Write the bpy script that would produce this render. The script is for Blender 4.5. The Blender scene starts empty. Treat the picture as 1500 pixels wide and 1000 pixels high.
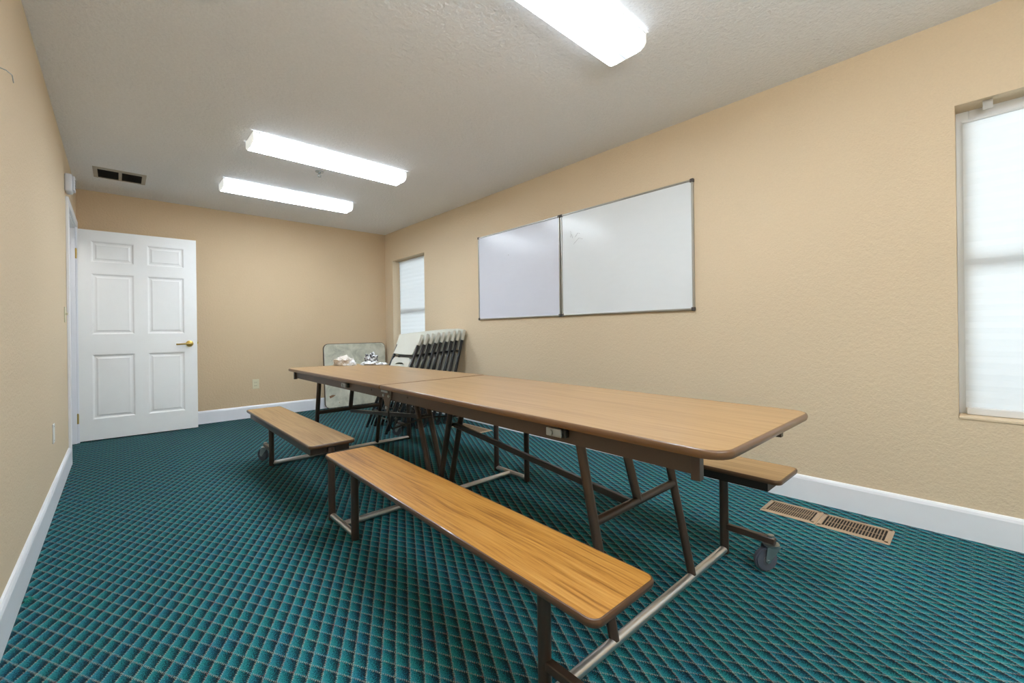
import bpy, bmesh, math, random
from mathutils import Vector, Matrix
random.seed(7)
C = bpy.context.scene.collection
sc = bpy.context.scene
sc.view_settings.view_transform = 'Standard'
sc.view_settings.look = 'None'
sc.view_settings.exposure = 0.0
PI = math.pi
W, H, D, YF = 3.2475, 2.4713, 6.0033, -1.6      # room width, height, far wall, wall behind the camera

# ------------------------------------------------------------------ materials
def srgb(r, g, b):
    f = lambda c: (c/255/12.92) if c/255 <= .04045 else ((c/255+.055)/1.055)**2.4
    return (f(r), f(g), f(b), 1)

class NT:
    """small helper for building node trees"""
    def __init__(s, name):
        s.m = bpy.data.materials.new(name); s.m.use_nodes = True
        s.t = s.m.node_tree; s.n = s.t.nodes; s.n.clear()
        s.out = s.n.new('ShaderNodeOutputMaterial')
    def node(s, kind, **kw):
        nd = s.n.new(kind)
        for k, v in kw.items(): setattr(nd, k, v)
        return nd
    def put(s, sock, v):
        if isinstance(v, bpy.types.NodeSocket): s.t.links.new(v, sock)
        elif v is not None: sock.default_value = v
    def math(s, op, a, b=None, c=None, clamp=False):
        nd = s.node('ShaderNodeMath', operation=op, use_clamp=clamp)
        s.put(nd.inputs[0], a); s.put(nd.inputs[1], b)
        if c is not None: s.put(nd.inputs[2], c)
        return nd.outputs[0]
    def mix(s, fac, a, b, mode='MIX'):
        nd = s.node('ShaderNodeMix', data_type='RGBA', blend_type=mode)
        s.put(nd.inputs[0], fac); s.put(nd.inputs[6], a); s.put(nd.inputs[7], b)
        return nd.outputs[2]
    def coord(s, scale=(1, 1, 1), which='Object'):
        tc = s.node('ShaderNodeTexCoord'); mp = s.node('ShaderNodeMapping')
        s.t.links.new(tc.outputs[which], mp.inputs[0]); mp.inputs['Scale'].default_value = scale
        return mp.outputs[0]
    def noise(s, vec, scale, detail=2, rough=.5, dist=0):
        nd = s.node('ShaderNodeTexNoise'); s.put(nd.inputs['Vector'], vec)
        nd.inputs['Scale'].default_value = scale; nd.inputs['Detail'].default_value = detail
        nd.inputs['Roughness'].default_value = rough; nd.inputs['Distortion'].default_value = dist
        return nd.outputs[0]
    def ramp(s, fac, stops):
        nd = s.node('ShaderNodeValToRGB'); s.put(nd.inputs[0], fac)
        e = nd.color_ramp.elements
        while len(e) < len(stops): e.new(.5)
        for el, (p, c) in zip(e, stops): el.position = p; el.color = c
        return nd.outputs[0]
    def bump(s, h, strength, dist=.001):
        nd = s.node('ShaderNodeBump'); s.put(nd.inputs['Height'], h)
        nd.inputs['Strength'].default_value = strength; nd.inputs['Distance'].default_value = dist
        return nd.outputs[0]
    def pbr(s, col, rough=.5, metal=0, normal=None, coat=0, spec=.5, coat_rough=.05):
        nd = s.node('ShaderNodeBsdfPrincipled')
        s.put(nd.inputs['Base Color'], col); s.put(nd.inputs['Roughness'], rough)
        nd.inputs['Metallic'].default_value = metal; nd.inputs['Specular IOR Level'].default_value = spec
        nd.inputs['Coat Weight'].default_value = coat; nd.inputs['Coat Roughness'].default_value = coat_rough
        if normal is not None: s.put(nd.inputs['Normal'], normal)
        s.t.links.new(nd.outputs[0], s.out.inputs[0]); return nd

def plain(name, col, rough=.5, metal=0, var=.08, bscale=0, bstr=.2, coat=0, spec=.5):
    t = NT(name)
    n = t.noise(t.coord(), 9, 3)
    dark = tuple(c*(1-var*1.5) for c in col[:3])+(1,)
    lite = tuple(min(1, c*(1+var)) for c in col[:3])+(1,)
    nm = t.bump(t.noise(t.coord(), bscale, 2), bstr) if bscale else None
    t.pbr(t.mix(n, dark, lite), rough, metal, nm, coat, spec)
    return t.m

def plaster(name, col, scale=90, strength=.5, dist=.003, var=.06):
    t = NT(name); v = t.coord()
    big = t.noise(v, 1.3, 3); fine = t.noise(v, scale, 3, .55); mid = t.noise(v, scale*.45, 2)
    h = t.math('ADD', t.math('MULTIPLY', fine, .6), t.math('MULTIPLY', mid, .7))
    dark = tuple(c*(1-var) for c in col[:3])+(1,); lite = tuple(min(1, c*(1+var)) for c in col[:3])+(1,)
    c = t.mix(t.math('MULTIPLY_ADD', fine, .7, t.math('MULTIPLY', big, .3)), dark, lite)
    t.pbr(c, .85, 0, t.bump(h, strength, dist), 0, .25)
    return t.m

def wood(name, c_lo, c_mid, c_hi, rough=.38, gx=55, gy=2.2):
    t = NT(name)
    warp = t.noise(t.coord((1, .25, 1)), 5, 2)
    tc = t.node('ShaderNodeTexCoord'); mp = t.node('ShaderNodeMapping')
    mp.inputs['Scale'].default_value = (gx, gy, gx)
    t.t.links.new(tc.outputs['Object'], mp.inputs[0])
    add = t.node('ShaderNodeVectorMath', operation='ADD')
    comb = t.node('ShaderNodeCombineXYZ'); t.put(comb.inputs[0], t.math('MULTIPLY', warp, 9))
    t.t.links.new(mp.outputs[0], add.inputs[0]); t.t.links.new(comb.outputs[0], add.inputs[1])
    g = t.noise(add.outputs[0], 1.0, 5, .6)
    fleck = t.noise(t.coord((260, 9, 260)), 1, 3, .6)
    band = t.noise(t.coord((14, .6, 14)), 1, 2, .5)
    f = t.math('ADD', t.math('MULTIPLY', g, .62), t.math('ADD', t.math('MULTIPLY', fleck, .2), t.math('MULTIPLY', band, .2)))
    col = t.ramp(f, [(.36, c_lo), (.5, c_mid), (.66, c_hi)])
    t.pbr(col, rough, 0, t.bump(f, .05, .0005), .12, .4, .25)
    return t.m

def carpet():
    t = NT('carpet_plaid')
    tc = t.node('ShaderNodeTexCoord'); wob = t.node('ShaderNodeTexNoise'); wob.inputs['Scale'].default_value = 170
    t.t.links.new(tc.outputs['Object'], wob.inputs['Vector'])
    sub = t.node('ShaderNodeVectorMath', operation='SUBTRACT'); t.t.links.new(wob.outputs[1], sub.inputs[0]); sub.inputs[1].default_value = (.5, .5, .5)
    scl = t.node('ShaderNodeVectorMath', operation='SCALE'); t.t.links.new(sub.outputs[0], scl.inputs[0]); scl.inputs['Scale'].default_value = .0085
    add = t.node('ShaderNodeVectorMath', operation='ADD'); t.t.links.new(tc.outputs['Object'], add.inputs[0]); t.t.links.new(scl.outputs[0], add.inputs[1])
    sep = t.node('ShaderNodeSeparateXYZ'); t.t.links.new(add.outputs[0], sep.inputs[0])
    x, y = sep.outputs[0], sep.outputs[1]
    xs, ys = t.math('MULTIPLY', x, 1/.0472), t.math('MULTIPLY', y, 1/.0888)
    P = t.math('ADD', t.math('ADD', xs, ys), 200.12); Q = t.math('ADD', t.math('SUBTRACT', xs, ys), 200.37)
    fp, fq = t.math('FRACT', P), t.math('FRACT', Q)
    def line(f, other):
        d = t.math('ABSOLUTE', t.math('SUBTRACT', f, .5))            # .5 on the line
        l = t.math('MULTIPLY', t.math('SUBTRACT', d, .40), 11, clamp=True)
        dots = t.math('MULTIPLY_ADD', t.math('SINE', t.math('MULTIPLY', other, 2*PI*7)), .55, .5, clamp=True)
        return t.math('MULTIPLY', l, dots)
    lp, lq = line(fp, Q), line(fq, P)
    lmask = t.math('MAXIMUM', lp, lq)
    fib = t.noise(tc.outputs['Object'], 260, 3, .7)
    tone = t.math('ADD', t.math('MULTIPLY', fq, .70), t.math('MULTIPLY', fp, .28))
    tone = t.math('ADD', tone, t.math('MULTIPLY', t.math('SUBTRACT', fib, .5), 1.7))
    hue = t.noise(tc.outputs['Object'], 11, 2)
    cellA = t.ramp(tone, [(.1, srgb(44, 140, 144)), (.40, srgb(12, 114, 120)), (.60, srgb(4, 62, 72)), (.80, srgb(1, 20, 30))])
    cellB = t.ramp(tone, [(.1, srgb(44, 132, 150)), (.40, srgb(14, 100, 120)), (.60, srgb(5, 52, 72)), (.80, srgb(1, 16, 30))])
    cell = t.mix(t.math('MULTIPLY_ADD', hue, 4, -1.6, clamp=True), cellA, cellB)
    thr = t.noise(tc.outputs['Object'], 34, 1)
    lcol = t.ramp(thr, [(.34, srgb(176, 128, 120)), (.45, srgb(170, 176, 168)), (.56, srgb(196, 190, 164)), (.68, srgb(146, 168, 184))])
    col = t.mix(t.math('MULTIPLY', lmask, .62), cell, lcol)
    # general wear: very slightly greyer away from traffic
    wear = t.noise(tc.outputs['Object'], .8, 3)
    col = t.mix(t.math('MULTIPLY', wear, .16), col, srgb(70, 84, 84))
    # shade of the pile at grazing view painted in, greyer toward the door end
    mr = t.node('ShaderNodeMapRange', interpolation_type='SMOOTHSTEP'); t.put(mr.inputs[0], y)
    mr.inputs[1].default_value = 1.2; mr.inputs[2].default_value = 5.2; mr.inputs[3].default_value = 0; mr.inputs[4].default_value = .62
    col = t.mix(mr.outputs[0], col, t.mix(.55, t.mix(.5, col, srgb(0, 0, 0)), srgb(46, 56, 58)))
    h = t.math('ADD', fib, t.math('MULTIPLY', lmask, .4))
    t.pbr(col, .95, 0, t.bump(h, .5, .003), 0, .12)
    return t.m

def emit_lens():
    # prismatic wrap lens lit by two tubes running along its length (local x)
    t = NT('fixture_lens_lit')
    tc = t.node('ShaderNodeTexCoord'); sep = t.node('ShaderNodeSeparateXYZ'); t.t.links.new(tc.outputs['Object'], sep.inputs[0])
    a = t.math('ABSOLUTE', sep.outputs[1])
    d = t.math('ABSOLUTE', t.math('SUBTRACT', a, .055))
    g = t.math('SUBTRACT', 1, t.math('MULTIPLY', d, 19), clamp=True)
    ex = t.math('MULTIPLY', t.math('SUBTRACT', .61, t.math('ABSOLUTE', sep.outputs[0])), 11, clamp=True)
    mid = t.math('MULTIPLY_ADD', t.math('MULTIPLY', a, 26, clamp=True), .5, .5)      # dimmer stripe between the tubes
    s = t.math('MULTIPLY', t.math('MULTIPLY', t.math('MULTIPLY_ADD', g, 6.6, .30), mid), t.math('MULTIPLY_ADD', t.math('POWER', ex, 2), .45, .55))
    e = t.node('ShaderNodeEmission'); e.inputs[0].default_value = (.84, .94, 1.03, 1)
    t.put(e.inputs[1], t.math('MULTIPLY', s, LENS))
    t.t.links.new(e.outputs[0], t.out.inputs[0])
    return t.m

def shade_mat():
    t = NT('translucent_paper_shade')
    n = t.noise(t.coord((2, 2, 60)), 1, 2)
    col = t.mix(n, (.85, .865, .88, 1), (.90, .91, .92, 1))
    df = t.node('ShaderNodeBsdfDiffuse'); tr = t.node('ShaderNodeBsdfTranslucent'); mx = t.node('ShaderNodeMixShader')
    t.put(df.inputs[0], col); t.put(tr.inputs[0], (.88, .91, .93, 1)); mx.inputs[0].default_value = .5
    t.t.links.new(df.outputs[0], mx.inputs[1]); t.t.links.new(tr.outputs[0], mx.inputs[2]); t.t.links.new(mx.outputs[0], t.out.inputs[0])
    return t.m

def pane_mat():
    t = NT('window_glass')
    tr = t.node('ShaderNodeBsdfTransparent'); gl = t.node('ShaderNodeBsdfGlossy'); fr = t.node('ShaderNodeFresnel'); mx = t.node('ShaderNodeMixShader')
    gl.inputs['Roughness'].default_value = .02; tr.inputs[0].default_value = (.95, .98, .97, 1)
    t.t.links.new(fr.outputs[0], mx.inputs[0]); t.t.links.new(tr.outputs[0], mx.inputs[1]); t.t.links.new(gl.outputs[0], mx.inputs[2])
    t.t.links.new(mx.outputs[0], t.out.inputs[0]); return t.m

def stained():
    t = NT('stained_laminate'); v = t.coord()
    n = t.noise(v, 7, 5, .65, .6); n2 = t.noise(v, 2.3, 3); n3 = t.noise(v, 22, 3)
    c = t.ramp(n, [(.32, srgb(176, 177, 162)), (.5, srgb(204, 203, 187)), (.68, srgb(222, 220, 205))])
    c = t.mix(t.math('MULTIPLY_ADD', n2, 6, -3.9, clamp=True), c, srgb(168, 176, 190))
    c = t.mix(t.math('MULTIPLY_ADD', n3, 9, -6.2, clamp=True), c, srgb(176, 150, 120))
    t.pbr(c, .55); return t.m

def bag_mat(name, a, b, lo=.45, hi=.6, sc_=40, transl=.15):
    t = NT(name); n = t.noise(t.coord(), sc_, 4, .6, .8)
    c = t.ramp(n, [(lo, a), (hi, b)])
    p = t.pbr(c, .4, 0, t.bump(t.noise(t.coord(), 60, 3), .6, .004), .2)
    return t.m

def board_mat(name, col):
    t = NT(name); v = t.coord()
    n = t.noise(v, 3.2, 4, .6); st = t.noise(t.coord((1, 9, 30)), 1, 3)
    dk = tuple(c*.93 for c in col[:3])+(1,)
    c = t.mix(t.math('MULTIPLY', n, st), col, dk)
    t.pbr(c, .35, 0, None, .6, .4, .2)
    return t.m

LENS = 9.2
M = {}
M['wall'] = plaster('wall_paint_tan', srgb(222, 202, 173), 120, .8, .004)
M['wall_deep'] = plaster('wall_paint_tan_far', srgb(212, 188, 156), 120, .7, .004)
M['ceil'] = plaster('ceiling_paint_greige', srgb(240, 240, 243), 90, 1, .006, .09)
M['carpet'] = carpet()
M['trim'] = plain('trim_white_paint', srgb(242, 244, 250), .4, 0, .02)
M['door'] = plain('door_white_paint', srgb(250, 251, 251), .38, 0, .02)
M['white_metal'] = plain('white_enamel', srgb(226, 226, 222), .4, 0, .02)
M['brass'] = plain('polished_brass', srgb(196, 168, 96), .28, .9)
M['lens'] = emit_lens()
M['endcap'] = plain('fixture_end_plastic', srgb(232, 232, 222), .35, 0, .02)
_p = [n for n in M['endcap'].node_tree.nodes if n.type == 'BSDF_PRINCIPLED'][0]      # plastic caps glow from the tubes behind them
_p.inputs['Emission Color'].default_value = (.93, .97, .95, 1); _p.inputs['Emission Strength'].default_value = .55
M['table_wood'] = wood('oak_laminate_tabletop', srgb(150, 116, 76), srgb(167, 133, 91), srgb(179, 145, 104), .33, 90, 2.0)
M['bench_wood'] = wood('oak_laminate_bench', srgb(122, 74, 24), srgb(174, 122, 52), srgb(196, 146, 76), .36, 125, 2.8)
M['bench_wood_far'] = wood('oak_laminate_bench_worn', srgb(140, 104, 62), srgb(164, 130, 86), srgb(182, 147, 102), .36, 90, 2.2)
M['edge_bench'] = plain('dark_brown_bench_edge', srgb(88, 62, 42), .34, 0, .12, coat=.2)
M['edge'] = plain('brown_vinyl_edge', srgb(112, 82, 56), .34, 0, .12, coat=.2)
M['brown'] = plain('brown_powdercoat', srgb(74, 60, 52), .36, .15, .15, coat=.15)
M['darkbrown'] = plain('dark_steel_and_channel_shade', srgb(38, 31, 27), .5, .1, .15)
M['apron'] = plain('apron_steel_brown', srgb(82, 68, 58), .42, .1, .1)
M['chrome'] = plain('worn_chrome', srgb(224, 222, 220), .28, .88, .10)
M['zinc'] = plain('zinc_plated_steel', srgb(176, 182, 184), .33, .9, .1)
M['wheel'] = plain('grey_rubber_wheel', srgb(84, 90, 104), .5, 0, .1)
M['hub'] = plain('wheel_hub_plastic', srgb(110, 112, 120), .45, 0, .05)
M['black'] = plain('black_plastic', srgb(34, 34, 36), .45, 0, .1)
M['alu'] = plain('satin_aluminium', srgb(176, 174, 168), .35, .75, .06)
M['corner'] = plain('grey_corner_plastic', srgb(78, 74, 72), .5, 0, .05)
M['boardL'] = board_mat('whiteboard_lavender', srgb(222, 225, 238))
M['boardR'] = board_mat('whiteboard_pale_grey', srgb(232, 237, 241))
M['ink'] = plain('dry_marker_ink', srgb(120, 120, 128), .6)
M['shade'] = shade_mat()
M['pane'] = pane_mat()
M['vinyl'] = plain('window_vinyl', srgb(220, 222, 224), .4, 0, .02)
M['stained'] = stained()
M['rim'] = plain('dark_table_rim', srgb(96, 84, 72), .5)
M['chair_white'] = plain('chair_offwhite_plastic', srgb(206, 206, 196), .45, 0, .03)
M['chair_frame'] = plain('chair_charcoal_steel', srgb(44, 46, 50), .28, .55, .1, coat=.3)
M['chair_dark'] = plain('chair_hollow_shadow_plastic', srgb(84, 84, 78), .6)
M['register'] = plain('register_tan_enamel', srgb(180, 156, 128), .45, 0, .05)
M['register_slat'] = plain('register_slat_enamel', srgb(150, 128, 102), .45, 0, .05)
M['duct'] = plain('duct_dark', srgb(34, 28, 24), .8)
M['plate'] = plain('outlet_plate_ivory', srgb(216, 208, 180), .4, 0, .02)
M['plate_white'] = plain('outlet_plate_white', srgb(226, 226, 222), .4, 0, .02)
M['slot'] = plain('dark_slot', srgb(40, 38, 36), .7)
M['grille'] = plain('ceiling_grille_dark', srgb(74, 68, 58), .6)
M['grille_frame'] = plain('ceiling_grille_frame', srgb(176, 168, 154), .5)
M['alarm'] = plain('alarm_white_plastic', srgb(218, 222, 232), .4, 0, .02)
M['bag'] = bag_mat('crumpled_bag_cream', srgb(196, 184, 170), srgb(236, 232, 228), .35, .6, 14)
M['bag2'] = bag_mat('crumpled_bag_white', srgb(206, 208, 212), srgb(240, 242, 246), .35, .6, 14)
M['net'] = bag_mat('black_white_patterned_cloth', srgb(40, 42, 48), srgb(216, 218, 222), .47, .54, 38)
M['bluebit'] = plain('pale_blue_plastic', srgb(168, 196, 216), .4)
M['teal'] = plain('teal_carpet_yarn', srgb(20, 124, 112), .9)
M['hall'] = plain('hall_paint', srgb(190, 186, 178), .8)
M['paper'] = plain('paper_label', srgb(226, 222, 208), .6)

# ------------------------------------------------------------------ mesh helpers
def link(o, parent=None):
    C.objects.link(o)
    if parent is not None: o.parent = parent
    return o
def obj(name, bm, m, parent=None, smooth=None):
    me = bpy.data.meshes.new(name); bmesh.ops.recalc_face_normals(bm, faces=bm.faces[:])
    if smooth is not None:
        for f in bm.faces: f.smooth = True
        for e in bm.edges:
            if len(e.link_faces) == 2 and e.calc_face_angle(0) > math.radians(smooth): e.smooth = False
    bm.to_mesh(me); bm.free(); me.materials.append(m)
    return link(bpy.data.objects.new(name, me), parent)
def tag(o, label=None, cat=None, group=None, kind=None):
    if label: o['label'] = label
    if cat: o['category'] = cat
    if group: o['group'] = group
    if kind: o['kind'] = kind
    return o
def empty(name, loc=(0, 0, 0), rz=0, **kw):
    o = bpy.data.objects.new(name, None); o.empty_display_size = .1
    o.location = loc; o.rotation_euler = (0, 0, rz); C.objects.link(o)
    return tag(o, **kw)
def merge(bm, b2, mat=None):
    me = bpy.data.meshes.new('tmp'); b2.to_mesh(me); b2.free()
    n0 = len(bm.verts); bm.from_mesh(me); bpy.data.meshes.remove(me)
    bm.verts.ensure_lookup_table()
    if mat is not None: bmesh.ops.transform(bm, matrix=mat, verts=bm.verts[n0:])
    return bm
def box(bm, x0, x1, y0, y1, z0, z1, bev=0, seg=2, mat=None):
    b = bmesh.new(); r = bmesh.ops.create_cube(b, size=1)
    for v in b.verts:
        v.co = Vector((x0+(x1-x0)*(v.co.x+.5), y0+(y1-y0)*(v.co.y+.5), z0+(z1-z0)*(v.co.z+.5)))
    if bev: bmesh.ops.bevel(b, geom=b.edges[:], offset=bev, segments=seg, affect='EDGES', profile=.5)
    return merge(bm, b, mat)
def bx(*a, **k): return box(bmesh.new(), *a, **k)
def tube(bm, p, q, r, seg=14, r2=None, capped=True):
    p, q = Vector(p), Vector(q); d = q-p; b = bmesh.new()
    bmesh.ops.create_cone(b, cap_ends=capped, segments=seg, radius1=r, radius2=r if r2 is None else r2, depth=d.length)
    m = Matrix.Translation((p+q)/2) @ d.to_track_quat('Z', 'Y').to_matrix().to_4x4()
    return merge(bm, b, m)
def sqtube(bm, p, q, a, b_, up=(0, 0, 1), bev=.003):
    """rectangular bar from p to q, a wide (sideways) and b_ tall"""
    p, q = Vector(p), Vector(q); d = q-p; z = d.normalized(); x = Vector(up).cross(z)
    if x.length < 1e-4: x = Vector((1, 0, 0))
    x.normalize(); y = z.cross(x)
    m = Matrix((x, y, z)).transposed().to_4x4(); m.translation = (p+q)/2
    return box(bm, -a/2, a/2, -b_/2, b_/2, -d.length/2, d.length/2, bev, 1, m)
def path(bm, pts, r, seg=10, closed=False):
    pts = [Vector(p) for p in pts]; rings = []; n = len(pts); up = Vector((0.01, .02, 1)).normalized()
    for i, p in enumerate(pts):
        a = pts[i-1] if i > 0 or closed else p; c = pts[(i+1) % n] if i < n-1 or closed else p
        t = (c-a).normalized(); s = t.cross(up)
        if s.length < .05: s = t.cross(Vector((1, 0, 0)))
        s.normalize(); u = s.cross(t)
        rings.append([bm.verts.new(p+(s*math.cos(k*2*PI/seg)+u*math.sin(k*2*PI/seg))*r) for k in range(seg)])
    for i in range(n if closed else n-1):
        A, B = rings[i], rings[(i+1) % n]
        for k in range(seg): bm.faces.new((A[k], A[(k+1) % seg], B[(k+1) % seg], B[k]))
    if not closed: bm.faces.new(rings[0]); bm.faces.new(rings[-1])
    return bm
def rrect(x0, x1, y0, y1, r, n=6):
    """rounded rectangle; r may be 4 radii (x1y1, x0y1, x0y0, x1y0)"""
    R = r if isinstance(r, (tuple, list)) else (r,)*4; pts = []
    for (cx, cy, a0), rr in zip(((x1, y1, 0), (x0, y1, 90), (x0, y0, 180), (x1, y0, 270)), R):
        sx = -1 if cx == x1 else 1; sy = -1 if cy == y1 else 1
        if rr < 1e-4: pts.append((cx, cy)); continue
        for k in range(n+1):
            a = math.radians(a0+90*k/n); pts.append((cx+sx*rr+rr*math.cos(a), cy+sy*rr+rr*math.sin(a)))
    return pts
def prism(bm, pts, z0, z1, mat=None):
    b = bmesh.new(); lo = [b.verts.new((x, y, z0)) for x, y in pts]; hi = [b.verts.new((x, y, z1)) for x, y in pts]
    b.faces.new(lo[::-1]); b.faces.new(hi); n = len(pts)
    for i in range(n): b.faces.new((lo[i], lo[(i+1) % n], hi[(i+1) % n], hi[i]))
    return merge(bm, b, mat)
def ring(bm, pts, prof, mat=None):
    """sweep the closed profile [(outward, z)] around the closed ccw outline pts"""
    b = bmesh.new(); n = len(pts); rows = []
    for i in range(n):
        p0, p, p1 = Vector(pts[i-1]), Vector(pts[i]), Vector(pts[(i+1) % n])
        a, c = (p-p0).normalized(), (p1-p).normalized()
        na, nc = Vector((a.y, -a.x)), Vector((c.y, -c.x)); m_ = (na+nc).normalized(); m_ /= max(.5, m_.dot(na))
        rows.append([b.verts.new((p.x+m_.x*o, p.y+m_.y*o, z)) for o, z in prof])
    k = len(prof)
    for i in range(n):
        A, B = rows[i], rows[(i+1) % n]
        for j in range(k): b.faces.new((A[j], B[j], B[(j+1) % k], A[(j+1) % k]))
    return merge(bm, b, mat)
def copy_tree(o, parent=None):
    c = o.copy(); C.objects.link(c); c.parent = parent
    for ch in list(o.children): copy_tree(ch, c)
    return c
def rot(ax, deg): return Matrix.Rotation(math.radians(deg), 4, ax)
def tr(x, y, z): return Matrix.Translation((x, y, z))

# ------------------------------------------------------------------ room shell
def struct(name, bm, m, label, cat, parent=None, smooth=None):
    o = obj(name, bm, m, parent, smooth)
    if parent is None: tag(o, label, cat, kind='structure')
    return o
T = .16
DY0, DY1, DTOP = 4.875, 5.79, 2.055                    # door opening in the left wall
WIN = [(4.895, 5.77), (-.81, .071)]; WZ0, WZ1 = .563, 2.056
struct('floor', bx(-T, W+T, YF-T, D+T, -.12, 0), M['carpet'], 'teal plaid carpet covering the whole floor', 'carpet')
struct('ceiling', bx(-T, W+T, YF-T, D+T, H, H+.12), M['ceil'], 'greige textured ceiling over the room', 'ceiling')
b = bmesh.new()
box(b, -T, 0, YF-T, DY0, 0, H); box(b, -T, 0, DY1, D+T, 0, H); box(b, -T, 0, DY0, DY1, DTOP, H)
struct('wall_left', b, M['wall'], 'tan textured wall on the left with the doorway', 'wall')
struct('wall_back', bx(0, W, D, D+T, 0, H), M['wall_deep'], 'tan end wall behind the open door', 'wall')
struct('wall_front', bx(0, W, YF-T, YF, 0, H), M['wall'], 'tan end wall opposite the open door', 'wall')
b = bmesh.new(); ys = [YF-T, WIN[1][0], WIN[1][1], WIN[0][0], WIN[0][1], D+T]
for i in (0, 2, 4): box(b, W, W+T, ys[i], ys[i+1], 0, H)
for (a, c) in WIN: box(b, W, W+T, a, c, 0, WZ0); box(b, W, W+T, a, c, WZ1, H)
struct('wall_right', b, M['wall'], 'long tan textured wall with whiteboards and two windows', 'wall')

BH = .1461
def base_prof(bm, a, c, side):
    """baseboard with a rounded cap running a->c on one wall"""
    t_ = .016
    pr_ = [(0, 0), (t_, 0), (t_, BH-.022), (t_*.75, BH-.010), (t_*.45, BH-.003), (0, BH)]
    def P(o, s, z):
        return {'left': (o, s, z), 'right': (W-o, s, z), 'back': (s, D-o, z), 'front': (s, YF+o, z)}[side]
    A = [bm.verts.new(P(o, a, z)) for o, z in pr_]; B = [bm.verts.new(P(o, c, z)) for o, z in pr_]
    n = len(pr_)
    for i in range(n): bm.faces.new((A[i], A[(i+1) % n], B[(i+1) % n], B[i]))
    bm.faces.new(A); bm.faces.new(B[::-1]); return bm
b = base_prof(bmesh.new(), YF+.016, DY0-.062, 'left'); base_prof(b, DY1+.064, D-.016, 'left')
struct('baseboard_left', b, M['trim'], 'white baseboard along the left wall', 'baseboard')
struct('baseboard_right', base_prof(bmesh.new(), YF+.016, D-.016, 'right'), M['trim'], 'white baseboard along the right wall', 'baseboard')
struct('baseboard_back', base_prof(bmesh.new(), 0, W, 'back'), M['trim'], 'white baseboard along the wall behind the door', 'baseboard')
struct('baseboard_front', base_prof(bmesh.new(), 0, W, 'front'), M['trim'], 'white baseboard of the wall opposite the door', 'baseboard')
# casing (three boards round the opening) and jamb
b = bmesh.new(); cw = .057
def casing(bm, y0, y1, z0, z1): box(bm, 0, .018, y0, y1, z0, z1, .004)
casing(b, DY0-cw, DY0+.004, 0, DTOP+cw); casing(b, DY1-.004, DY1+cw, 0, DTOP+cw); casing(b, DY0+.004, DY1-.004, DTOP-.004, DTOP+cw)
struct('trim_1', b, M['trim'], 'white casing boards round the doorway', 'door casing')
b = bmesh.new()
box(b, -T, .0, DY0, DY0+.018, 0, DTOP); box(b, -T, .0, DY1-.018, DY1, 0, DTOP); box(b, -T, 0, DY0+.018, DY1-.018, DTOP-.018, DTOP)
box(b, -.075, -.04, DY1-.030, DY1-.018, 0, DTOP-.018, .002); box(b, -.075, -.04, DY0+.018, DY0+.030, 0, DTOP-.018, .002)
struct('trim_2', b, M['trim'], 'white jamb lining inside the doorway', 'door jamb')
# hallway beyond the door opening
b = bmesh.new(); box(b, -1.3, -1.2, 4.0, 6.6, 0, H); box(b, -1.2, -T, 4.0, 4.1, 0, H); box(b, -1.2, -T, 6.5, 6.6, 0, H)
struct('wall_hall', b, M['hall'], 'plain hallway walls beyond the doorway', 'wall')
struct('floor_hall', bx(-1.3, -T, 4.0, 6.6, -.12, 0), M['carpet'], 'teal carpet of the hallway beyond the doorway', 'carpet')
struct('ceiling_hall', bx(-1.3, -T, 4.0, 6.6, H, H+.1), M['hall'], 'plain hallway ceiling beyond the doorway', 'ceiling')

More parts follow.
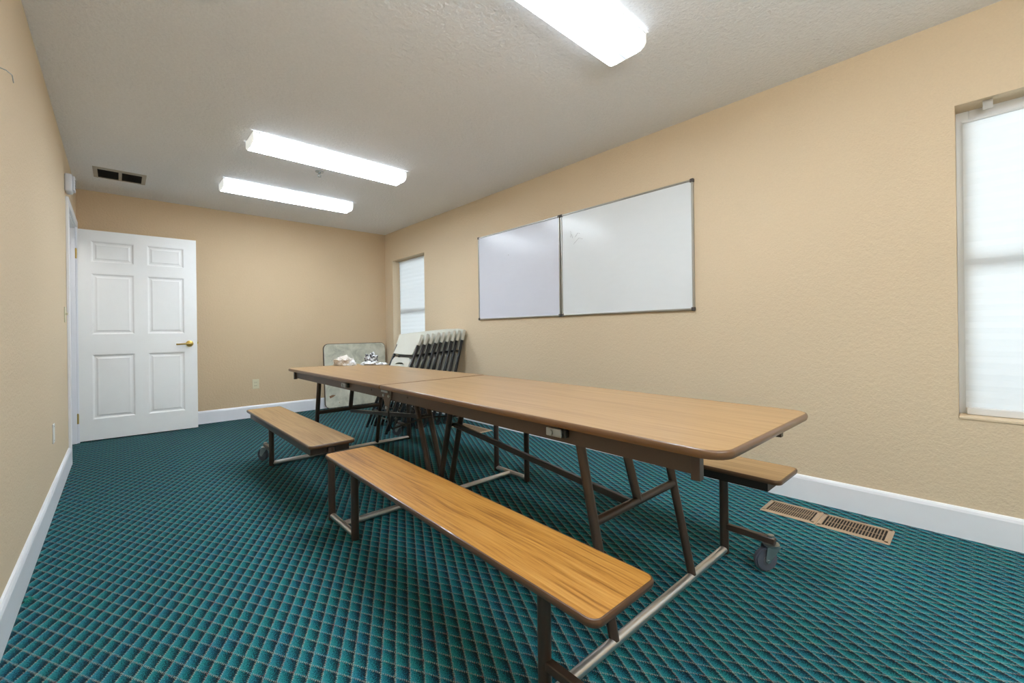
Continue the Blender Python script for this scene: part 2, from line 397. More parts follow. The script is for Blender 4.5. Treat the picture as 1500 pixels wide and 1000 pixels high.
# ------------------------------------------------------------------ door leaf, standing open beside the end wall
def door():
    x0, x1, z0, z1 = 0, .915, .012, 2.04
    root = empty('door_1', (.012, 5.787, 0), math.radians(-2.1), label='white six-panel door standing open against the end wall', cat='door', kind='structure')
    th = .035
    cols = [(.096, .405), (.508, .806)]
    rows = [(.212, .835), (1.033, 1.620), (1.732, 1.935)]
    # leaf built as a grid of stiles and rails with recessed raised panels
    b = bmesh.new()
    xs = [x0, cols[0][0], cols[0][1], cols[1][0], cols[1][1], x1]; zs = [z0]+[v for r in rows for v in r]+[z1]
    for i in range(5):
        for j in range(7):
            pan = (i in (1, 3)) and (j in (1, 3, 5))
            if not pan: box(b, xs[i], xs[i+1], 0, th, zs[j], zs[j+1])
    bmesh.ops.remove_doubles(b, verts=b.verts[:], dist=1e-5)
    leaf = obj('door_leaf', b, M['door'], root)
    for i, (a, c) in enumerate(cols):
        for j, (e, f) in enumerate(rows):
            p = bmesh.new()
            for s in (0, 1):                                  # both faces
                Y = lambda d: d if s == 0 else th-d
                loops = [(0, 0.0), (.006, .003), (.014, .009), (.026, .009), (.040, .003), (.052, .0035)]
                prev = None
                for off, dep in loops:
                    q = [p.verts.new((x_, Y(dep), z_)) for x_, z_ in ((a+off, e+off), (c-off, e+off), (c-off, f-off), (a+off, f-off))]
                    if prev:
                        for k in range(4): p.faces.new((prev[k], prev[(k+1) % 4], q[(k+1) % 4], q[k]))
                    prev = q
                p.faces.new(prev)
            obj('door_panel', p, M['door'], leaf)
    # brass lever handles on both faces, latch plate on the edge
    for s, yy in ((-1, 0), (1, th)):
        h = bmesh.new(); cx, cz = x1-.066, .922
        tube(h, (cx, yy, cz), (cx, yy+s*.010, cz), .033, 24); tube(h, (cx, yy+s*.010, cz), (cx, yy+s*.016, cz), .030, 24, .020)
        tube(h, (cx, yy+s*.012, cz), (cx, yy+s*.05, cz), .011, 14)
        path(h, [(cx+.008, yy+s*.048, cz), (cx-.02, yy+s*.052, cz), (cx-.06, yy+s*.050, cz-.002), (cx-.095, yy+s*.047, cz-.004), (cx-.115, yy+s*.044, cz-.004)], .0085, 12)
        obj('door_handle', h, M['brass'], root, 40)
    h = bmesh.new(); box(h, x1, x1+.002, th/2-.012, th/2+.012, .90, .96); box(h, x1+.002, x1+.012, th/2-.006, th/2+.006, .92, .94, .002)
    obj('latch_plate', h, M['brass'], root)
    for z in (.23, 1.80):
        h = bmesh.new(); tube(h, (-.006, -.006, z-.045), (-.006, -.006, z+.045), .007, 12)
        box(h, -.034, -.006, .0005, .003, z-.044, z+.044); tube(h, (-.006, -.006, z+.045), (-.006, -.006, z+.052), .005, 10)
        box(h, -.006, .0, -.006, -.003, z-.044, z+.044)
        obj('hinge', h, M['brass'], root, 40)
    return root
door()

# ------------------------------------------------------------------ windows and shades
def window(n, y0, y1, top_gap, slant):
    root = empty('window_%d' % n, (W, 0, 0), label=['white-framed window in the recess near the folding chairs', 'white-framed window right of the whiteboards, at the edge of the photo'][n-1], cat='window', kind='structure')
    f = bmesh.new(); fx0, fx1 = .118, .155
    w = .045
    box(f, fx0, fx1, y0, y0+w, WZ0, WZ1, .003); box(f, fx0, fx1, y1-w, y1, WZ0, WZ1, .003)
    box(f, fx0, fx1, y0+w, y1-w, WZ0, WZ0+w, .003); box(f, fx0, fx1, y0+w, y1-w, WZ1-w, WZ1, .003)
    fr = obj('window_frame', f, M['vinyl'], root)
    zm = 1.31
    obj('meeting_rail', bx(fx0+.004, fx1-.004, y0+w, y1-w, zm-.03, zm+.03, .003), M['vinyl'], fr)
    for a, c, xo in ((WZ0+w, zm-.03, .130), (zm+.03, WZ1-w, .142)):
        obj('pane', bx(xo, xo+.004, y0+w, y1-w, a, c), M['pane'], root)
    obj('window_sill', bx(-.004, .118, y0+.001, y1-.001, WZ0, WZ0+.014, .004), M['wall'], root)
    # pleated shade hanging inside the recess
    s = bmesh.new(); top = WZ1-top_gap; bot = WZ0+.045; N = 50
    rowsv = []
    for i in range(N+1):
        tt = i/N; z = top+(bot-top)*tt; dx = .094+(.0013 if i % 2 else -.0013)
        sl = slant*tt
        rowsv.append([s.verts.new((dx+.003*math.sin(7*k/6+tt*5), y0+.012+(y1-y0-.036-sl)*k/6, z)) for k in range(7)])
    for i in range(N):
        for k in range(6): s.faces.new((rowsv[i][k], rowsv[i][k+1], rowsv[i+1][k+1], rowsv[i+1][k]))
    sh_root = empty('window_shade', (W, 0, 0), label=['white pleated paper shade hanging over the far window by the folding chairs', 'bright white pleated paper shade over the window right of the whiteboards'][n-1], cat='shade')
    obj('pleated_shade', s, M['shade'], sh_root)
    obj('head_rail', bx(.082, .106, y0+.012, y1-.022, top-.004, top+.006, .002), M['vinyl'], sh_root)
    obj('bottom_rail', bx(.074, .106, y0+.014, y1-.026-slant, bot-.03, bot+.006, .005), M['vinyl'], sh_root)
    if n == 2:
        k = bmesh.new(); box(k, .034, .062, -.052, -.020, WZ1-.003, WZ1); box(k, .034, .036, -.052, -.020, WZ1-.042, WZ1-.003)
        box(k, .040, .044, -.048, -.040, WZ1-.03, WZ1-.003); box(k, .040, .044, -.032, -.024, WZ1-.03, WZ1-.003)
        obj('shade_bracket', k, M['alu'], root)
    return root
window(1, WIN[0][0], WIN[0][1], .020, .03)
window(2, WIN[1][0], WIN[1][1], .062, .0)

# ------------------------------------------------------------------ ceiling fixtures
def fixture():
    root = empty('ceiling_light', (0, 0, 0))
    L, w = .61, .112
    h = bmesh.new(); box(h, -L+.004, L-.004, -.062, .062, -.03, 0, .002); box(h, -L+.002, L-.002, -w+.004, w-.004, -.008, 0, .001)
    obj('housing', h, M['white_metal'], root)
    # wrap lens: rounded trough, open at the top, ends closed by plastic caps
    prof = [(-w, -.010), (-w, -.052), (-w+.012, -.070), (-w+.03, -.079), (-w+.055, -.081), (w-.055, -.081), (w-.03, -.079), (w-.012, -.070), (w, -.052), (w, -.010)]
    l = bmesh.new(); A = [l.verts.new((-L+.006, y, z)) for y, z in prof]; B = [l.verts.new((L-.006, y, z)) for y, z in prof]
    for i in range(len(prof)-1): l.faces.new((A[i], A[i+1], B[i+1], B[i]))
    l.faces.new(A); l.faces.new(B)
    obj('diffuser', l, M['lens'], root)
    for s in (-1, 1):
        e = bmesh.new(); A = [e.verts.new((s*L, y*1.01, z*1.012)) for y, z in prof]; B = [e.verts.new((s*(L-.006), y*1.01, z*1.012)) for y, z in prof]
        n = len(prof)
        for i in range(n): e.faces.new((A[i], A[(i+1) % n], B[(i+1) % n], B[i]))
        e.faces.new(A); e.faces.new(B)
        obj('end_cap', e, M['endcap'], root)
    return root
lab = ['fluorescent wrap light on the ceiling nearest the camera, cut by the top edge', 'middle fluorescent wrap light, beside the sprinkler head', 'fluorescent wrap light nearest the end wall with the door',
       'unseen fluorescent wrap light added over the end of the room opposite the door']
for i, (x, y) in enumerate(((1.612, 1.208), (1.628, 3.615), (1.635, 4.835), (1.61, -1.18))):  # last fixture is unseen, added to light the camera end
    r = fixture() if i == 0 else copy_tree(fx)
    if i == 0: fx = r
    r.location = (x, y, H); tag(r, lab[i], 'ceiling light', 'fluorescent lights on the ceiling')

# sprinkler
r = empty('sprinkler_head', (1.645, 4.006, H), label='small metal sprinkler head on the ceiling between two lights', cat='sprinkler')
b = bmesh.new(); tube(b, (0, 0, 0), (0, 0, -.006), .034, 24); obj('escutcheon', b, M['zinc'], r, 40)
b = bmesh.new(); tube(b, (0, 0, -.006), (0, 0, -.022), .010, 14)
path(b, [(.009, 0, -.02), (.014, 0, -.034), (.004, 0, -.048)], .0022, 6); path(b, [(-.009, 0, -.02), (-.014, 0, -.034), (-.004, 0, -.048)], .0022, 6)
tube(b, (0, 0, -.046), (0, 0, -.05), .014, 16); obj('deflector', b, M['zinc'], r, 40)

# ceiling air grille
r = empty('ceiling_vent', (.322, 5.283, H), label='return air grille with two dark louvre panels on the ceiling by the door', cat='vent')
b = bmesh.new(); hx, hy = .178, .168
o = rrect(-hx, hx, -hy, hy, .004, 2)
ring(b, rrect(-hx+.03, hx-.03, -hy+.045, hy-.045, .002, 2), [(0, -.007), (.029, -.003), (.029, 0), (0, 0)])
ring(b, o, [(-.03, -.006), (0, -.002), (0, 0), (-.03, 0)]); box(b, -.011, .011, -hy+.04, hy-.04, -.007, 0)
obj('vent_frame', b, M['grille_frame'], r)
obj('vent_duct', bx(-hx+.03, hx-.03, -hy+.04, hy-.04, -.0015, -.0005), M['duct'], r)
for s in (-1, 1):
    b = bmesh.new(); c0, c1 = (-hx+.03, -.011) if s < 0 else (.011, hx-.03)
    n = 11
    for k in range(n):
        y = -hy+.055+k*(2*hy-.11)/(n-1)
        box(b, c0, c1, -.009, .009, -.0006, .0006, mat=tr(0, y, -.007) @ rot('X', 25))
    obj('louvre_panel', b, M['grille'], r)

# alarm, switch, outlets on walls
r = empty('alarm_box', (0, 4.80, 2.205), label='white rounded alarm box high on the left wall above the door casing', cat='alarm')
obj('housing', bx(0, .045, -.062, .062, -.070, .070, .014, 3), M['alarm'], r, 40)
obj('front_cover', bx(.045, .058, -.048, .048, -.056, .056, .006, 2), M['alarm'], r, 40)
b = bmesh.new()
for k in range(4): box(b, .058, .0595, -.03, .03, -.035+k*.02, -.028+k*.02)
obj('sounder_slots', b, M['slot'], r)

def plate(name, loc, n, up, mat, label, cat, kind_):
    """wall plate: n outward normal axis ('x+', 'y-')"""
    rz = {'x+': 0, 'y-': -PI/2, 'x-': PI}[n]
    r = empty(name, loc, rz, label=label, cat=cat)
    obj('cover_plate', bx(0, .006, -.036, .036, -.058, .058, .003), mat, r)
    if kind_ == 'outlet':
        for z in (-.02, .02):
            f = obj('socket', bx(.006, .009, -.017, .017, z-.0145, z+.0145, .003), mat, r)
            s = bmesh.new(); box(s, .009, .0095, -.009, -.006, z-.004, z+.006); box(s, .009, .0095, .006, .009, z-.004, z+.005)
            obj('socket_slots', s, M['slot'], f)
    elif kind_ == 'switch':
        obj('toggle', bx(.006, .018, -.005, .005, -.004, .014, .002), mat, r)
    else:
        for z in (-.042, .042): obj('screw', tube(bmesh.new(), (.006, 0, z), (.0072, 0, z), .004, 10), M['zinc'], r)
    return r
plate('wall_outlet', (1.53, D, .405), 'y-', 1, M['plate'], 'ivory electrical outlet on the end wall above the baseboard', 'outlet', 'outlet')
plate('wall_switch', (0, 4.63, 1.178), 'x+', 1, M['plate'], 'ivory light switch on the left wall beside the door casing', 'switch', 'switch')
plate('wall_plate', (0, 3.775, .43), 'x+', 1, M['plate_white'], 'white blank cover plate low on the left wall', 'wall plate', 'blank')
# short bare wire poking out of the left wall, and a yarn tuft by the baseboard
b = path(bmesh.new(), [(0, 2.31, 1.955), (.012, 2.33, 1.96), (.02, 2.38, 1.968), (.016, 2.44, 1.965)], .0016, 6)
tag(obj('wire_stub', b, M['zinc']), 'short thin wire sticking out of the left wall', 'wire')
b = bmesh.new()
for k in range(9):
    a = k*.7; path(b, [(.03, 2.47+.004*k-.016, .002), (.03+.008*math.cos(a), 2.47+.012*math.sin(a), .010), (.034+.014*math.cos(a), 2.47+.02*math.sin(a), .004+.002*(k % 3))], .002, 5)
tag(obj('yarn_tuft', b, M['teal']), 'bright teal tuft of loose yarn beside the left baseboard', 'yarn')

# floor registers
def register(x0, x1, y0, y1):
    r = empty('floor_register', ((x0+x1)/2, (y0+y1)/2, 0)); hx, hy = (x1-x0)/2, (y1-y0)/2
    b = bmesh.new()
    ring(b, rrect(-hx, hx, -hy, hy, .006, 3), [(-.022, .001), (-.022, .006), (-.007, .006), (0, .001)])
    obj('register_frame', b, M['register'], r)
    obj('register_duct', bx(-hx+.02, hx-.02, -hy+.02, hy-.02, .0003, .001), M['duct'], r)
    b = bmesh.new(); n = 19
    for k in range(n):
        y = -hy+.034+k*(2*hy-.068)/(n-1); box(b, -hx+.021, hx-.021, -.0024, .0024, -.0008, .0008, mat=tr(0, y, .0035) @ rot('X', 40))
    box(b, -.002, .002, -hy+.03, hy-.03, .0012, .0032)
    obj('register_slats', b, M['register_slat'], r)
    return r
tag(register(2.912, 3.11, .578, .834), 'tan floor register nearer the table, of the end-to-end pair by the baseboard', 'floor register', 'floor registers along the right wall')
tag(register(2.905, 3.10, .288, .577), 'tan floor register nearer the camera, of the end-to-end pair by the baseboard', 'floor register', 'floor registers along the right wall')
tag(register(2.90, 3.10, 3.36, 3.85), 'tan floor register seen under the table near the folding chairs', 'floor register', 'floor registers along the right wall')

# ------------------------------------------------------------------ whiteboards
def whiteboard(y0, y1, z0, z1, surf, label):
    r = empty('whiteboard', (W, (y0+y1)/2, (z0+z1)/2), label=label, cat='whiteboard', group='whiteboards on the long wall')
    hy, hz = (y1-y0)/2, (z1-z0)/2
    obj('writing_surface', bx(-.014, -.004, -hy+.012, hy-.012, -hz+.012, hz-.012), surf, r)
    f = bmesh.new(); w = .013
    for (a, c, e, g) in ((-hy, hy, -hz, -hz+w), (-hy, hy, hz-w, hz), (-hy, -hy+w, -hz+w, hz-w), (hy-w, hy, -hz+w, hz-w)):
        box(f, -.021, 0, a, c, e, g, .003)
    obj('frame', f, M['alu'], r)
    for sy in (-1, 1):
        for sz in (-1, 1):
            c = bmesh.new(); yc, zc = sy*(hy-.008), sz*(hz-.008)
            box(c, -.0245, -.0005, yc-.0125, yc+.0125, zc-.0125, zc+.0125, .004)
            obj('corner_cap', c, M['corner'], r)
    return r
wb1 = whiteboard(2.545, 3.733, 1.14, 2.045, M['boardL'], 'lavender-tinted whiteboard, the far one nearer the folding chairs')
wb2 = whiteboard(1.329, 2.532, 1.14, 2.045, M['boardR'], 'pale grey whiteboard nearer the camera with faint marker scribbles')
X = -.0146
for pts in ([(.49, .29), (.487, .255), (.492, .235)], [(.478, .26), (.474, .238), (.468, .225)], [(.44, .23), (.41, .26), (.385, .25)], [(.46, .17), (.40, .215), (.36, .20)]):
    obj('marker_scribble', path(bmesh.new(), [(X, y, z) for y, z in pts], .0009, 5), M['ink'], wb2)
b = bmesh.new(); path(b, [(X, .10, .20), (X, .098, .19)], .002, 5); obj('marker_dot', b, M['ink'], wb1)

# ------------------------------------------------------------------ the folding bench table
TT = empty('folding_bench_table', (1.7242, 2.2331, 0), -.0089, label='long folding cafeteria table with four attached oak-laminate benches', cat='table')
HW, TL = .370, 1.832
def tabletop(y0, y1, radii, dz):
    """dz: (z at y0, z at y1)"""
    ztop = dz; th = .021
    def tilt(bm):
        for v in bm.verts: v.co.z += ztop[0]+(ztop[1]-ztop[0])*(v.co.y-y0)/(y1-y0)
        return bm
    out = rrect(-HW+.006, HW-.006, y0+.006, y1-.006, radii, 7)
    t = obj('tabletop', tilt(prism(bmesh.new(), out, -th, 0)), M['table_wood'], TT)
    e = ring(bmesh.new(), out, [(0, -th-.001), (.004, -th-.001), (.0065, -th*.75), (.0075, -th*.5), (.0065, -th*.22), (.004, -.0005), (0, .0002)])
    obj('edge_banding', tilt(e), M['edge'], t, 50)
    return t
ZN, ZJ, ZF = .715, .722, .714
tabletop(-TL, -.004, (.004, .004, .055, .055), (ZN, ZJ))
tabletop(.004, TL, (.055, .055, .004, .004), (ZJ, ZF))
# aprons (steel angle under both long sides), latches
for s in (-1, 1):
    for h_ in (-1, 1):
        a = bmesh.new(); ya, yb = sorted((h_*.03, h_*1.745)); za, zb = (ZN, ZJ) if h_ < 0 else (ZJ, ZF)
        box(a, s*.318-.0025, s*.318+.0025, ya, yb, -.082, -.030); box(a, min(s*.318, s*.285), max(s*.318, s*.285), ya, yb, -.034, -.030)
        box(a, s*.318-.0025 if s > 0 else s*.318-.0025, s*.318+.0025, yb-.004 if h_ > 0 else ya, yb if h_ > 0 else ya+.004, -.082, -.03)
        tube(a, (s*.3205, h_*.22, -.05), (s*.324, h_*.22, -.05), .006, 10)
        for v in a.verts: v.co.z += za+(zb-za)*(v.co.y-ya)/(yb-ya)
        ap = obj('apron_rail', a, M['apron'], TT)
        # channel end
        e = bmesh.new(); yy = h_*1.745; zz = ZN if h_ < 0 else ZF
        box(e, s*.318-.018, s*.318+.006, yy-.012, yy+.012, zz-.092, zz-.029, .002)
        obj('apron_end', e, M['brown'], ap)
for yy, zz in ((-1.268, .716), (.60, .716)):
    l = bmesh.new()
    box(l, -.346, -.321, yy-.034, yy+.034, zz-.062, zz-.034, .003)
    tube(l, (-.346, yy+.012, zz-.049), (-.351, yy+.012, zz-.049), .010, 14)
    la = obj('latch', l, M['zinc'], TT); la['label'] = 'silver latch under the table edge'
    k = bmesh.new(); box(k, -.338, -.3205, yy-.048, yy-.036, zz-.062, zz-.034, .004); obj('latch_stop', k, M['black'], la)
# hinge plates at the joint
for s in (-1, 1):
    p = bmesh.new()
    q = [(-.055, ZJ-.032), (.055, ZJ-.032), (.048, ZJ-.070), (.012, ZJ-.148), (-.012, ZJ-.148), (-.048, ZJ-.070)]
    A = [p.verts.new((s*.325, y, z)) for y, z in q]; B = [p.verts.new((s*.329, y, z)) for y, z in q]
    p.faces.new(A); p.faces.new(B)
    for i in range(6): p.faces.new((A[i], A[(i+1) % 6], B[(i+1) % 6], B[i]))
    hp = obj('hinge_plate', p, M['apron'], TT)
    for y, z in ((0, ZJ-.128), (-.032, ZJ-.062), (.032, ZJ-.062)): obj('bolt', tube(bmesh.new(), (s*.329, y, z), (s*.337, y, z), .008, 10), M['zinc'], hp)
    obj('hook', bx(min(s*.330, s*.336), max(s*.330, s*.336), -.02, .06, ZJ-.046, ZJ-.034, .002), M['zinc'], hp)
    k = bmesh.new(); path(k, [(s*.322, 0, ZJ-.13), (s*.31, .01, .50), (s*.27, .06, .455), (s*.045, .13, .47)], .0055, 8)
    obj('link_rod', k, M['darkbrown'], TT, 50)

# benches
BS, BW = .583, .122
def bench(s, y0, y1, z0, z1, mat, label):
    out = rrect(s*BS-BW+.005, s*BS+BW-.005, y0+.005, y1-.005, .022, 5); th = .0165
    zf = lambda y: z0+(z1-z0)*(y-y0)/(y1-y0)
    def tilt(bm):
        for v in bm.verts: v.co.z += zf(v.co.y)
        return bm
    t = obj('bench_seat', tilt(prism(bmesh.new(), out, -th, 0)), mat, TT); t['label'] = label
    e = ring(bmesh.new(), out, [(0, -th-.001), (.004, -th-.001), (.006, -th*.72), (.0065, -th*.5), (.006, -th*.25), (.004, -.0005), (0, .0002)])
    obj('edge_banding', tilt(e), M['edge_bench'], t, 50)
    c = bmesh.new(); g_ = .055 if y0 > 0 or s > 0 else .11; a, d = y0+g_, y1-g_; cw_ = .103 if (y0 > 0 and s < 0) else .085; zl = -.062 if (y0 > 0 or s > 0) else -.044
    box(c, s*BS-cw_, s*BS-cw_+.004, a, d, zl, -.020); box(c, s*BS+cw_-.004, s*BS+cw_, a, d, zl, -.020)
    box(c, s*BS-cw_, s*BS+cw_, a, d, -.024, -.020); box(c, s*BS-cw_+.004, s*BS+cw_-.004, a, a+.003, zl, -.024); box(c, s*BS-cw_+.004, s*BS+cw_-.004, d-.003, d, zl, -.024)
    obj('support_channel', tilt(c), M['brown' if s < 0 else 'darkbrown'], t)  # wall-side channels take a darker colour that stands in for shade
    return zf
bz = {}
bz[(-1, -1)] = bench(-1, -1.708, -.105, .413, .430, M['bench_wood'], 'near-side bench seat closest to the camera, worn corner')
bz[(1, -1)] = bench(1, -1.705, -.105, .414, .418, M['bench_wood_far'], 'bench seat on the wall side of the near half')
bz[(-1, 1)] = bench(-1, .108, 1.685, .424, .416, M['bench_wood_far'], 'near-side bench seat of the far half')
bz[(1, 1)] = bench(1, .108, 1.685, .420, .416, M['bench_wood_far'], 'bench seat on the wall side of the far half')

# undercarriage
ZR, RR = .021, .0165
def part(name, bm, m='brown', parent=None): return obj(name, bm, M[m], parent or TT, 40)
for h_ in (-1, 1):
    yo = h_*1.445
    zt = ZN if h_ < 0 else ZF
    part('floor_rail', tube(bmesh.new(), (-BS, yo, ZR), (BS, yo, ZR), RR, 18), 'chrome')
    for s in (-1, 1):
        # outer bench leg
        z = bz[(s, h_)](yo)-.028
        part('bench_leg', tube(bmesh.new(), (s*BS, yo, .004), (s*BS, yo, z), .0185, 18))
        # caster arm and swivel caster beyond the leg
        arm = part('caster_arm', sqtube(bmesh.new(), (s*BS, yo, .125), (s*BS, yo+h_*.205, .125), .026, .026))
        cy = yo+h_*.188; cx = s*BS
        k = bmesh.new(); tube(k, (cx, cy, .112), (cx, cy, .100), .032, 18, .026); tube(k, (cx, cy, .110), (cx, cy, .142), .008, 12); tube(k, (cx, cy, .138), (cx, cy, .146), .013, 6)
        # fork: two tapered cheeks, around a wheel set back by the trail
        d = Vector((-.80, .60, 0)).normalized() if h_ < 0 else Vector((-.55, .84, 0)).normalized()
        side = Vector((-d.y, d.x, 0)); wc = Vector((cx, cy, .049))+d*.026
        for q in (-1, 1):
            o_ = side*(q*.019)
            P = [Vector((cx, cy, .104))+o_+d*-.030, Vector((cx, cy, .104))+o_+d*.030, wc+o_+d*.012, wc+o_-Vector((0, 0, .012)), wc+o_-d*.012]
            A = [k.verts.new(p) for p in P]; B = [k.verts.new(p+side*(q*.003)) for p in P]
            k.faces.new(A); k.faces.new(B)
            for i in range(5): k.faces.new((A[i], A[(i+1) % 5], B[(i+1) % 5], B[i]))
        tube(k, wc-side*.026, wc+side*.026, .006, 10)
        ca = part('caster', k, 'zinc')
        wl_ = bmesh.new(); tube(wl_, wc-side*.0125, wc+side*.0125, .048, 32)
        bmesh.ops.bevel(wl_, geom=[e for e in wl_.edges if len(e.link_faces) == 2 and e.calc_face_angle(0) > 1], offset=.006, segments=2, affect='EDGES')
        wh = part('wheel', wl_, 'wheel', ca)
        part('wheel_hub', tube(bmesh.new(), wc-side*.014, wc+side*.014, .017, 18), 'hub', wh)
    # A-frame under the outer part of each top
    yt = h_*1.305
    for s in (-1, 1):
        part('frame_leg', tube(bmesh.new(), (s*.266, yo, ZR+.006), (s*.266, yt, zt-.03), .0165, 16))
    yx = yo+(yt-yo)*.53; zx = .375
    part('cross_bar', tube(bmesh.new(), (-.266, yx, zx), (.266, yx, zx), .0155, 16))
    part('middle_leg', tube(bmesh.new(), (0, yx, zx), (0, h_*1.285, zt-.03), .0165, 16))
    part('top_bar', sqtube(bmesh.new(), (-.316, h_*1.30, zt-.042), (.316, h_*1.30, zt-.042), .03, .022))
    # long stretcher rising to the central legs
    part('stretcher', sqtube(bmesh.new(), (.0, yx+h_*-.02, zx-.018), (.0, h_*.16-.02, .475), .022, .026))
    # paired central legs leaning out from the joint
    ytop = h_*.235-.0; ybot = -.055 if h_ < 0 else -.008
    for s in (-1, 1):
        part('centre_leg', tube(bmesh.new(), (s*.04, ybot, ZR+.004), (s*.04, ytop, ZJ-.032), .0165, 16))
    part('centre_top_bar', sqtube(bmesh.new(), (-.316, ytop, ZJ-.045), (.316, ytop, ZJ-.045), .03, .024))
    part('centre_tie', tube(bmesh.new(), (-.04, h_*.155-.015, .475), (.04, h_*.155-.015, .475), .010, 12))
part('floor_rail', tube(bmesh.new(), (-BS, .0, ZR), (BS, .0, ZR), RR, 18), 'chrome')
for s in (-1, 1):
    part('foot_bar', tube(bmesh.new(), (s*BS, -.165, ZR+.004), (s*BS, .148, ZR+.004), .0150, 16), 'chrome')
    part('bench_leg', tube(bmesh.new(), (s*BS, .148, .004), (s*BS, .148, bz[(s, 1)](.15)-.028), .0185, 18))
    part('bench_leg', tube(bmesh.new(), (s*BS, -.168, .004), (s*BS, -.168, bz[(s, -1)](-.168)-.028), .0185, 18))

# ------------------------------------------------------------------ folded chairs leaning on the right wall
def chair():
    """folded chair; z runs up along its plane, x is thickness (front = -x), y is width"""
    r = empty('folding_chair', (0, 0, 0)); hw = .222; L = 1.085
    def P(name, bm, m, par=None, sm=40): return obj(name, bm, M[m], par or r, sm)
    for s in (-1, 1):
        f = bmesh.new(); sqtube(f, (0, s*hw, .012), (0, s*hw, L-.10), .018, .030, up=(1, 0, 0), bev=.004)
        P('front_leg', f, 'chair_frame')
        P('foot_cap', bx(-.014, .014, s*hw-.011, s*hw+.011, 0, .03, .004), 'black')
        f = bmesh.new(); sqtube(f, (.030, s*(hw-.020), .035), (.022, s*(hw-.020), .80), .016, .018, up=(1, 0, 0), bev=.004)
        P('rear_leg', f, 'chair_frame')
    P('stretcher', tube(bmesh.new(), (0, -hw, .20), (0, hw, .20), .008, 12), 'chair_frame')
    P('rear_stretcher', tube(bmesh.new(), (.030, -hw+.02, .14), (.030, hw-.02, .14), .008, 12), 'chair_frame')
    # backrest: curved panel whose upper corners wrap the tube ends
    b = bmesh.new(); n = 12; rows = []
    for i in range(9):
        t = i/8; z = L-.245+.245*t; sag = -.012+.010*math.sin(t*PI)
        half = hw-.014 if t < .68 else hw+.013
        tp = .012 if t < .9 else .009
        row = []
        for k in range(n+1):
            u = -1+2*k/n; xx = sag+.014*(1-u*u)
            zz = z-(.018*(abs(u)**4) if t > .95 else 0)
            row.append((xx, u*half, zz, tp))
        rows.append(row)
    F = [[b.verts.new((x-tp, y, z)) for x, y, z, tp in row] for row in rows]; K = [[b.verts.new((x+tp, y, z)) for x, y, z, tp in row] for row in rows]
    for i in range(8):
        for k in range(n):
            b.faces.new((F[i][k], F[i][k+1], F[i+1][k+1], F[i+1][k])); b.faces.new((K[i][k], K[i+1][k], K[i+1][k+1], K[i][k+1]))
        b.faces.new((F[i][0], F[i+1][0], K[i+1][0], K[i][0])); b.faces.new((F[i][n], K[i][n], K[i+1][n], F[i+1][n]))
    for k in range(n):
        b.faces.new((F[0][k], K[0][k], K[0][k+1], F[0][k+1])); b.faces.new((F[8][k], F[8][k+1], K[8][k+1], K[8][k]))
    bk = P('backrest', b, 'chair_white', sm=50)
    for s in (-1, 1): obj('tube_sleeve', bx(-.018, .018, s*hw-.014, s*hw+.014, L-.135, L-.012, .006), M['chair_white'], bk)
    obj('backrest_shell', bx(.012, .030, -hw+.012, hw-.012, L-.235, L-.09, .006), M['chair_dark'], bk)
    P('crossbar', tube(bmesh.new(), (0, -hw, L-.262), (0, hw, L-.262), .008, 12), 'chair_frame')
    # seat folded flat between the tubes, with a grip slot near its edge
    s_ = bmesh.new(); z0, z1 = .36, .803; hs = hw-.030
    def slab(y0, y1, a, c): box(s_, -.012, .016, y0, y1, a, c)
    out = rrect(-hs, hs, z0, z1, (.05, .05, .07, .07), 6)
    hole = []
    for k in range(13): a = PI*k/12; hole.append((.095*math.cos(a), z1-.085+.030*math.sin(a)))
    for k in range(13): a = PI*k/12; hole.append((-.095*math.cos(a), z1-.085+.008*math.sin(a)))
    from mathutils.geometry import tessellate_polygon
    tri = tessellate_polygon([[Vector((y, z, 0)) for y, z in out], [Vector((y, z, 0)) for y, z in hole[::-1]]])
    allp = out+hole[::-1]
    A = [s_.verts.new((-.014, y, z)) for y, z in allp]; B = [s_.verts.new((.012, y, z)) for y, z in allp]
    for t3 in tri:
        try: s_.faces.new([A[i] for i in t3]); s_.faces.new([B[i] for i in t3][::-1])
        except ValueError: pass
    n0 = len(out); n1 = len(hole)
    for base, n_ in ((0, n0), (n0, n1)):
        for i in range(n_):
            i0, i1 = base+i, base+(i+1) % n_
            try: s_.faces.new((A[i0], A[i1], B[i1], B[i0]))
            except ValueError: pass
    st = P('seat', s_, 'chair_white', sm=30)
    for q in (-1, 1): obj('seat_rail', bx(-.012, .026, q*hs-.004+q*.004, q*hs+.004+q*.004, z0+.02, z1-.03, .003), M['chair_white'], st)
    return r
cl = ['folded white plastic chair, the front one of the row facing the table',
      'second folded chair back from the front of the leaning row', 'third folded chair from the front of the leaning row',
      'fourth folded chair from the front of the leaning row', 'middle folded chair of the leaning row, fifth from the front',
      'fourth folded chair from the wall in the leaning row', 'third folded chair from the wall in the leaning row',
      'second folded chair from the wall in the leaning row', 'last folded chair of the row, resting against the long wall']
ch0 = None
for i in range(9):
    xb, xt, zt = 2.245+.0862*i, 2.672+.0688*i, .985+.0068*i
    r = ch0 if ch0 else chair()
    if ch0: r = copy_tree(ch0)
    else: ch0 = r
    r.location = (xb, 4.225+random.uniform(-.006, .006), .0); r.rotation_euler = (0, math.atan2(xt-xb, zt), 0)
    tag(r, cl[i], 'chair', 'folded chairs leaning in a row on the long wall')

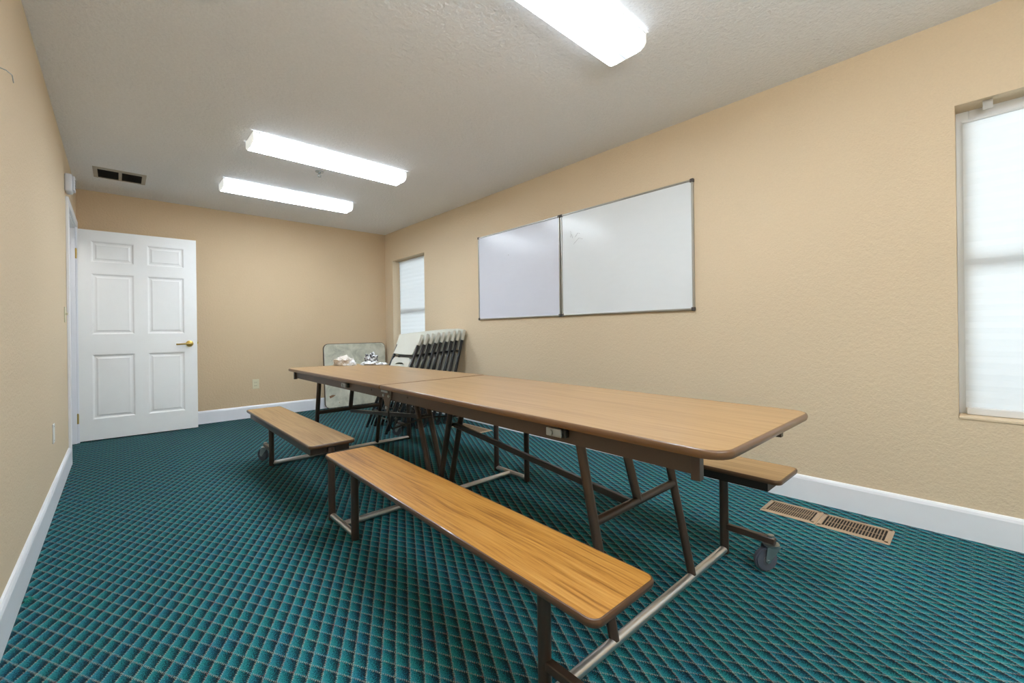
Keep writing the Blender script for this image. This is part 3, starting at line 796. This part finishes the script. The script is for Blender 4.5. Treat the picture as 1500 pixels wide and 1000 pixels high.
# ------------------------------------------------------------------ stained card table leaning on the end wall
r = empty('card_table', (2.758, 5.905, 0.004), label='stained grey square folding table leaning on the end wall', cat='table')
def leanm(bm, ang=3.6):
    # panel drawn in x / y(height) / z(thickness, + = toward the room); stand it up and lean it back
    bmesh.ops.transform(bm, matrix=rot('X', 90-ang), verts=bm.verts[:]); return bm
out = rrect(-.435, .435, .008, .862, .06, 7)
t = obj('table_panel', leanm(prism(bmesh.new(), out, -.012, .012)), M['stained'], r)
e = ring(bmesh.new(), out, [(0, -.013), (.006, -.013), (.008, 0), (.006, .013), (0, .013)])
obj('table_rim', leanm(e), M['rim'], r, 50)
# folded steel legs on the side facing the wall
for s in (-1, 1):
    k = bmesh.new(); path(k, [(s*.30, .12, -.022), (s*.30, .74, -.022)], .009, 10); path(k, [(s*.30, .12, -.022), (s*.12, .12, -.022)], .009, 10)
    obj('folded_leg', leanm(k), M['darkbrown'], r)
k = bmesh.new(); prism(k, [(-.375, .135), (-.335, .15), (-.300, .172), (-.345, .178), (-.385, .165)], .0121, .0128)
obj('brown_scuff', leanm(k), plain('scuff_brown', srgb(140, 104, 74), .7), t)

# ------------------------------------------------------------------ crumpled bags on the far end of the table
def blob(cx, cy, z, rx, ry, rz, rough, freq, seed, sub=4, rotz=0, flat=.35):
    from mathutils import noise
    b = bmesh.new(); bmesh.ops.create_icosphere(b, subdivisions=sub, radius=1)
    R = Matrix.Rotation(rotz, 3, 'Z')
    for v in b.verts:
        d = v.co.normalized(); p = d*freq+Vector((seed*3.1, seed*1.7, seed))
        n = noise.noise(p)*rough+abs(noise.noise(p*2.3))*rough*.8+abs(noise.noise(p*5))*rough*.3
        s = 1+n-rough*.3
        c = Vector((d.x*rx*s, d.y*ry*s, d.z*rz*s)); c = R @ c
        c.z = max(c.z, -rz*flat)+rz*flat
        v.co = c+Vector((cx, cy, z))
    return b
zt = .7165
r = empty('plastic_bag', (1.846, 3.962, zt), math.radians(-42), label='crumpled cream plastic bag lying on the far table end, left of the pair', cat='bag')
obj('bag_body', blob(-.022, .0, 0, .082, .066, .060, .42, 1.8, 3.3, 5), M['bag'], r, 80)
obj('bag_neck', blob(.062, -.025, 0, .038, .034, .030, .5, 2.4, 5.1, 4), M['bag2'], r, 80)
r = empty('cloth_bundle', (2.042, 3.80, zt), math.radians(-42), label='white bag with a black patterned bundle on top, on the far table end', cat='bundle')
obj('bag_body', blob(-.035, -.01, 0, .075, .062, .026, .4, 1.9, 8.2, 5), M['bag2'], r, 80)
obj('patterned_cloth', blob(-.03, .012, .022, .056, .048, .062, .4, 2.6, 9.4, 5), M['net'], r, 80)
obj('bag_tail', blob(.048, .0, 0, .062, .045, .014, .5, 2.2, 2.2, 4), M['bag2'], r, 80)
obj('blue_tag', bx(-.042, -.012, .030, .033, .05, .105, .001), M['bluebit'], r)

# ------------------------------------------------------------------ light from outside, added fill, world, camera
def area(name, loc, rot_, sx, sy, power, col):
    l = bpy.data.lights.new(name, 'AREA'); l.shape = 'RECTANGLE'; l.size = sx; l.size_y = sy; l.energy = power; l.color = col
    o = bpy.data.objects.new(name, l); o.location = loc; o.rotation_euler = rot_; C.objects.link(o); return o
for i, (a, c) in enumerate(WIN):
    area('daylight', (W+.75, (a+c)/2, 1.5), (0, PI/2, 0), 1.9, 1.6, [17, 22][i], (.96, .98, 1.0))
area('hall_light', (-.68, 5.3, H-.05), (0, 0, 0), .5, .5, 12, (1, .96, .9))
area('bounce_fill', (.75, -.75, 1.75), (math.radians(180-18), 0, math.radians(-10)), .7, .7, 42, (.90, .96, 1.0))  # unseen fill added to brighten the near walls and ceiling
w = bpy.data.worlds.new('World'); sc.world = w; w.use_nodes = True
bg = w.node_tree.nodes['Background']; bg.inputs[0].default_value = (.75, .86, 1, 1); bg.inputs[1].default_value = 1.0

f_, cx_, cy_, yaw, roll, X0, h0 = 628.0272, 750.0, 485.1067, .7424, .0131, .2974, 1.0088
cam = bpy.data.cameras.new('Camera'); cam.sensor_fit = 'HORIZONTAL'; cam.sensor_width = 36; cam.lens = f_/1500*36
cam.shift_y = -(500-cy_)/1500; cam.clip_start = .02
co = bpy.data.objects.new('Camera', cam); C.objects.link(co)
R0 = Vector((math.cos(yaw), -math.sin(yaw), 0)); F0 = Vector((math.sin(yaw), math.cos(yaw), 0)); U0 = Vector((0, 0, 1))
Rr = R0*math.cos(roll)-U0*math.sin(roll); Ur = R0*math.sin(roll)+U0*math.cos(roll)
m = Matrix((Rr, Ur, -F0)).transposed().to_4x4(); m.translation = (X0, 0, h0)
co.matrix_world = m
sc.camera = co
sc.cycles.max_bounces = 8; sc.cycles.diffuse_bounces = 6; sc.cycles.sample_clamp_indirect = 6
try: sc.cycles.use_denoising = True
except Exception: pass
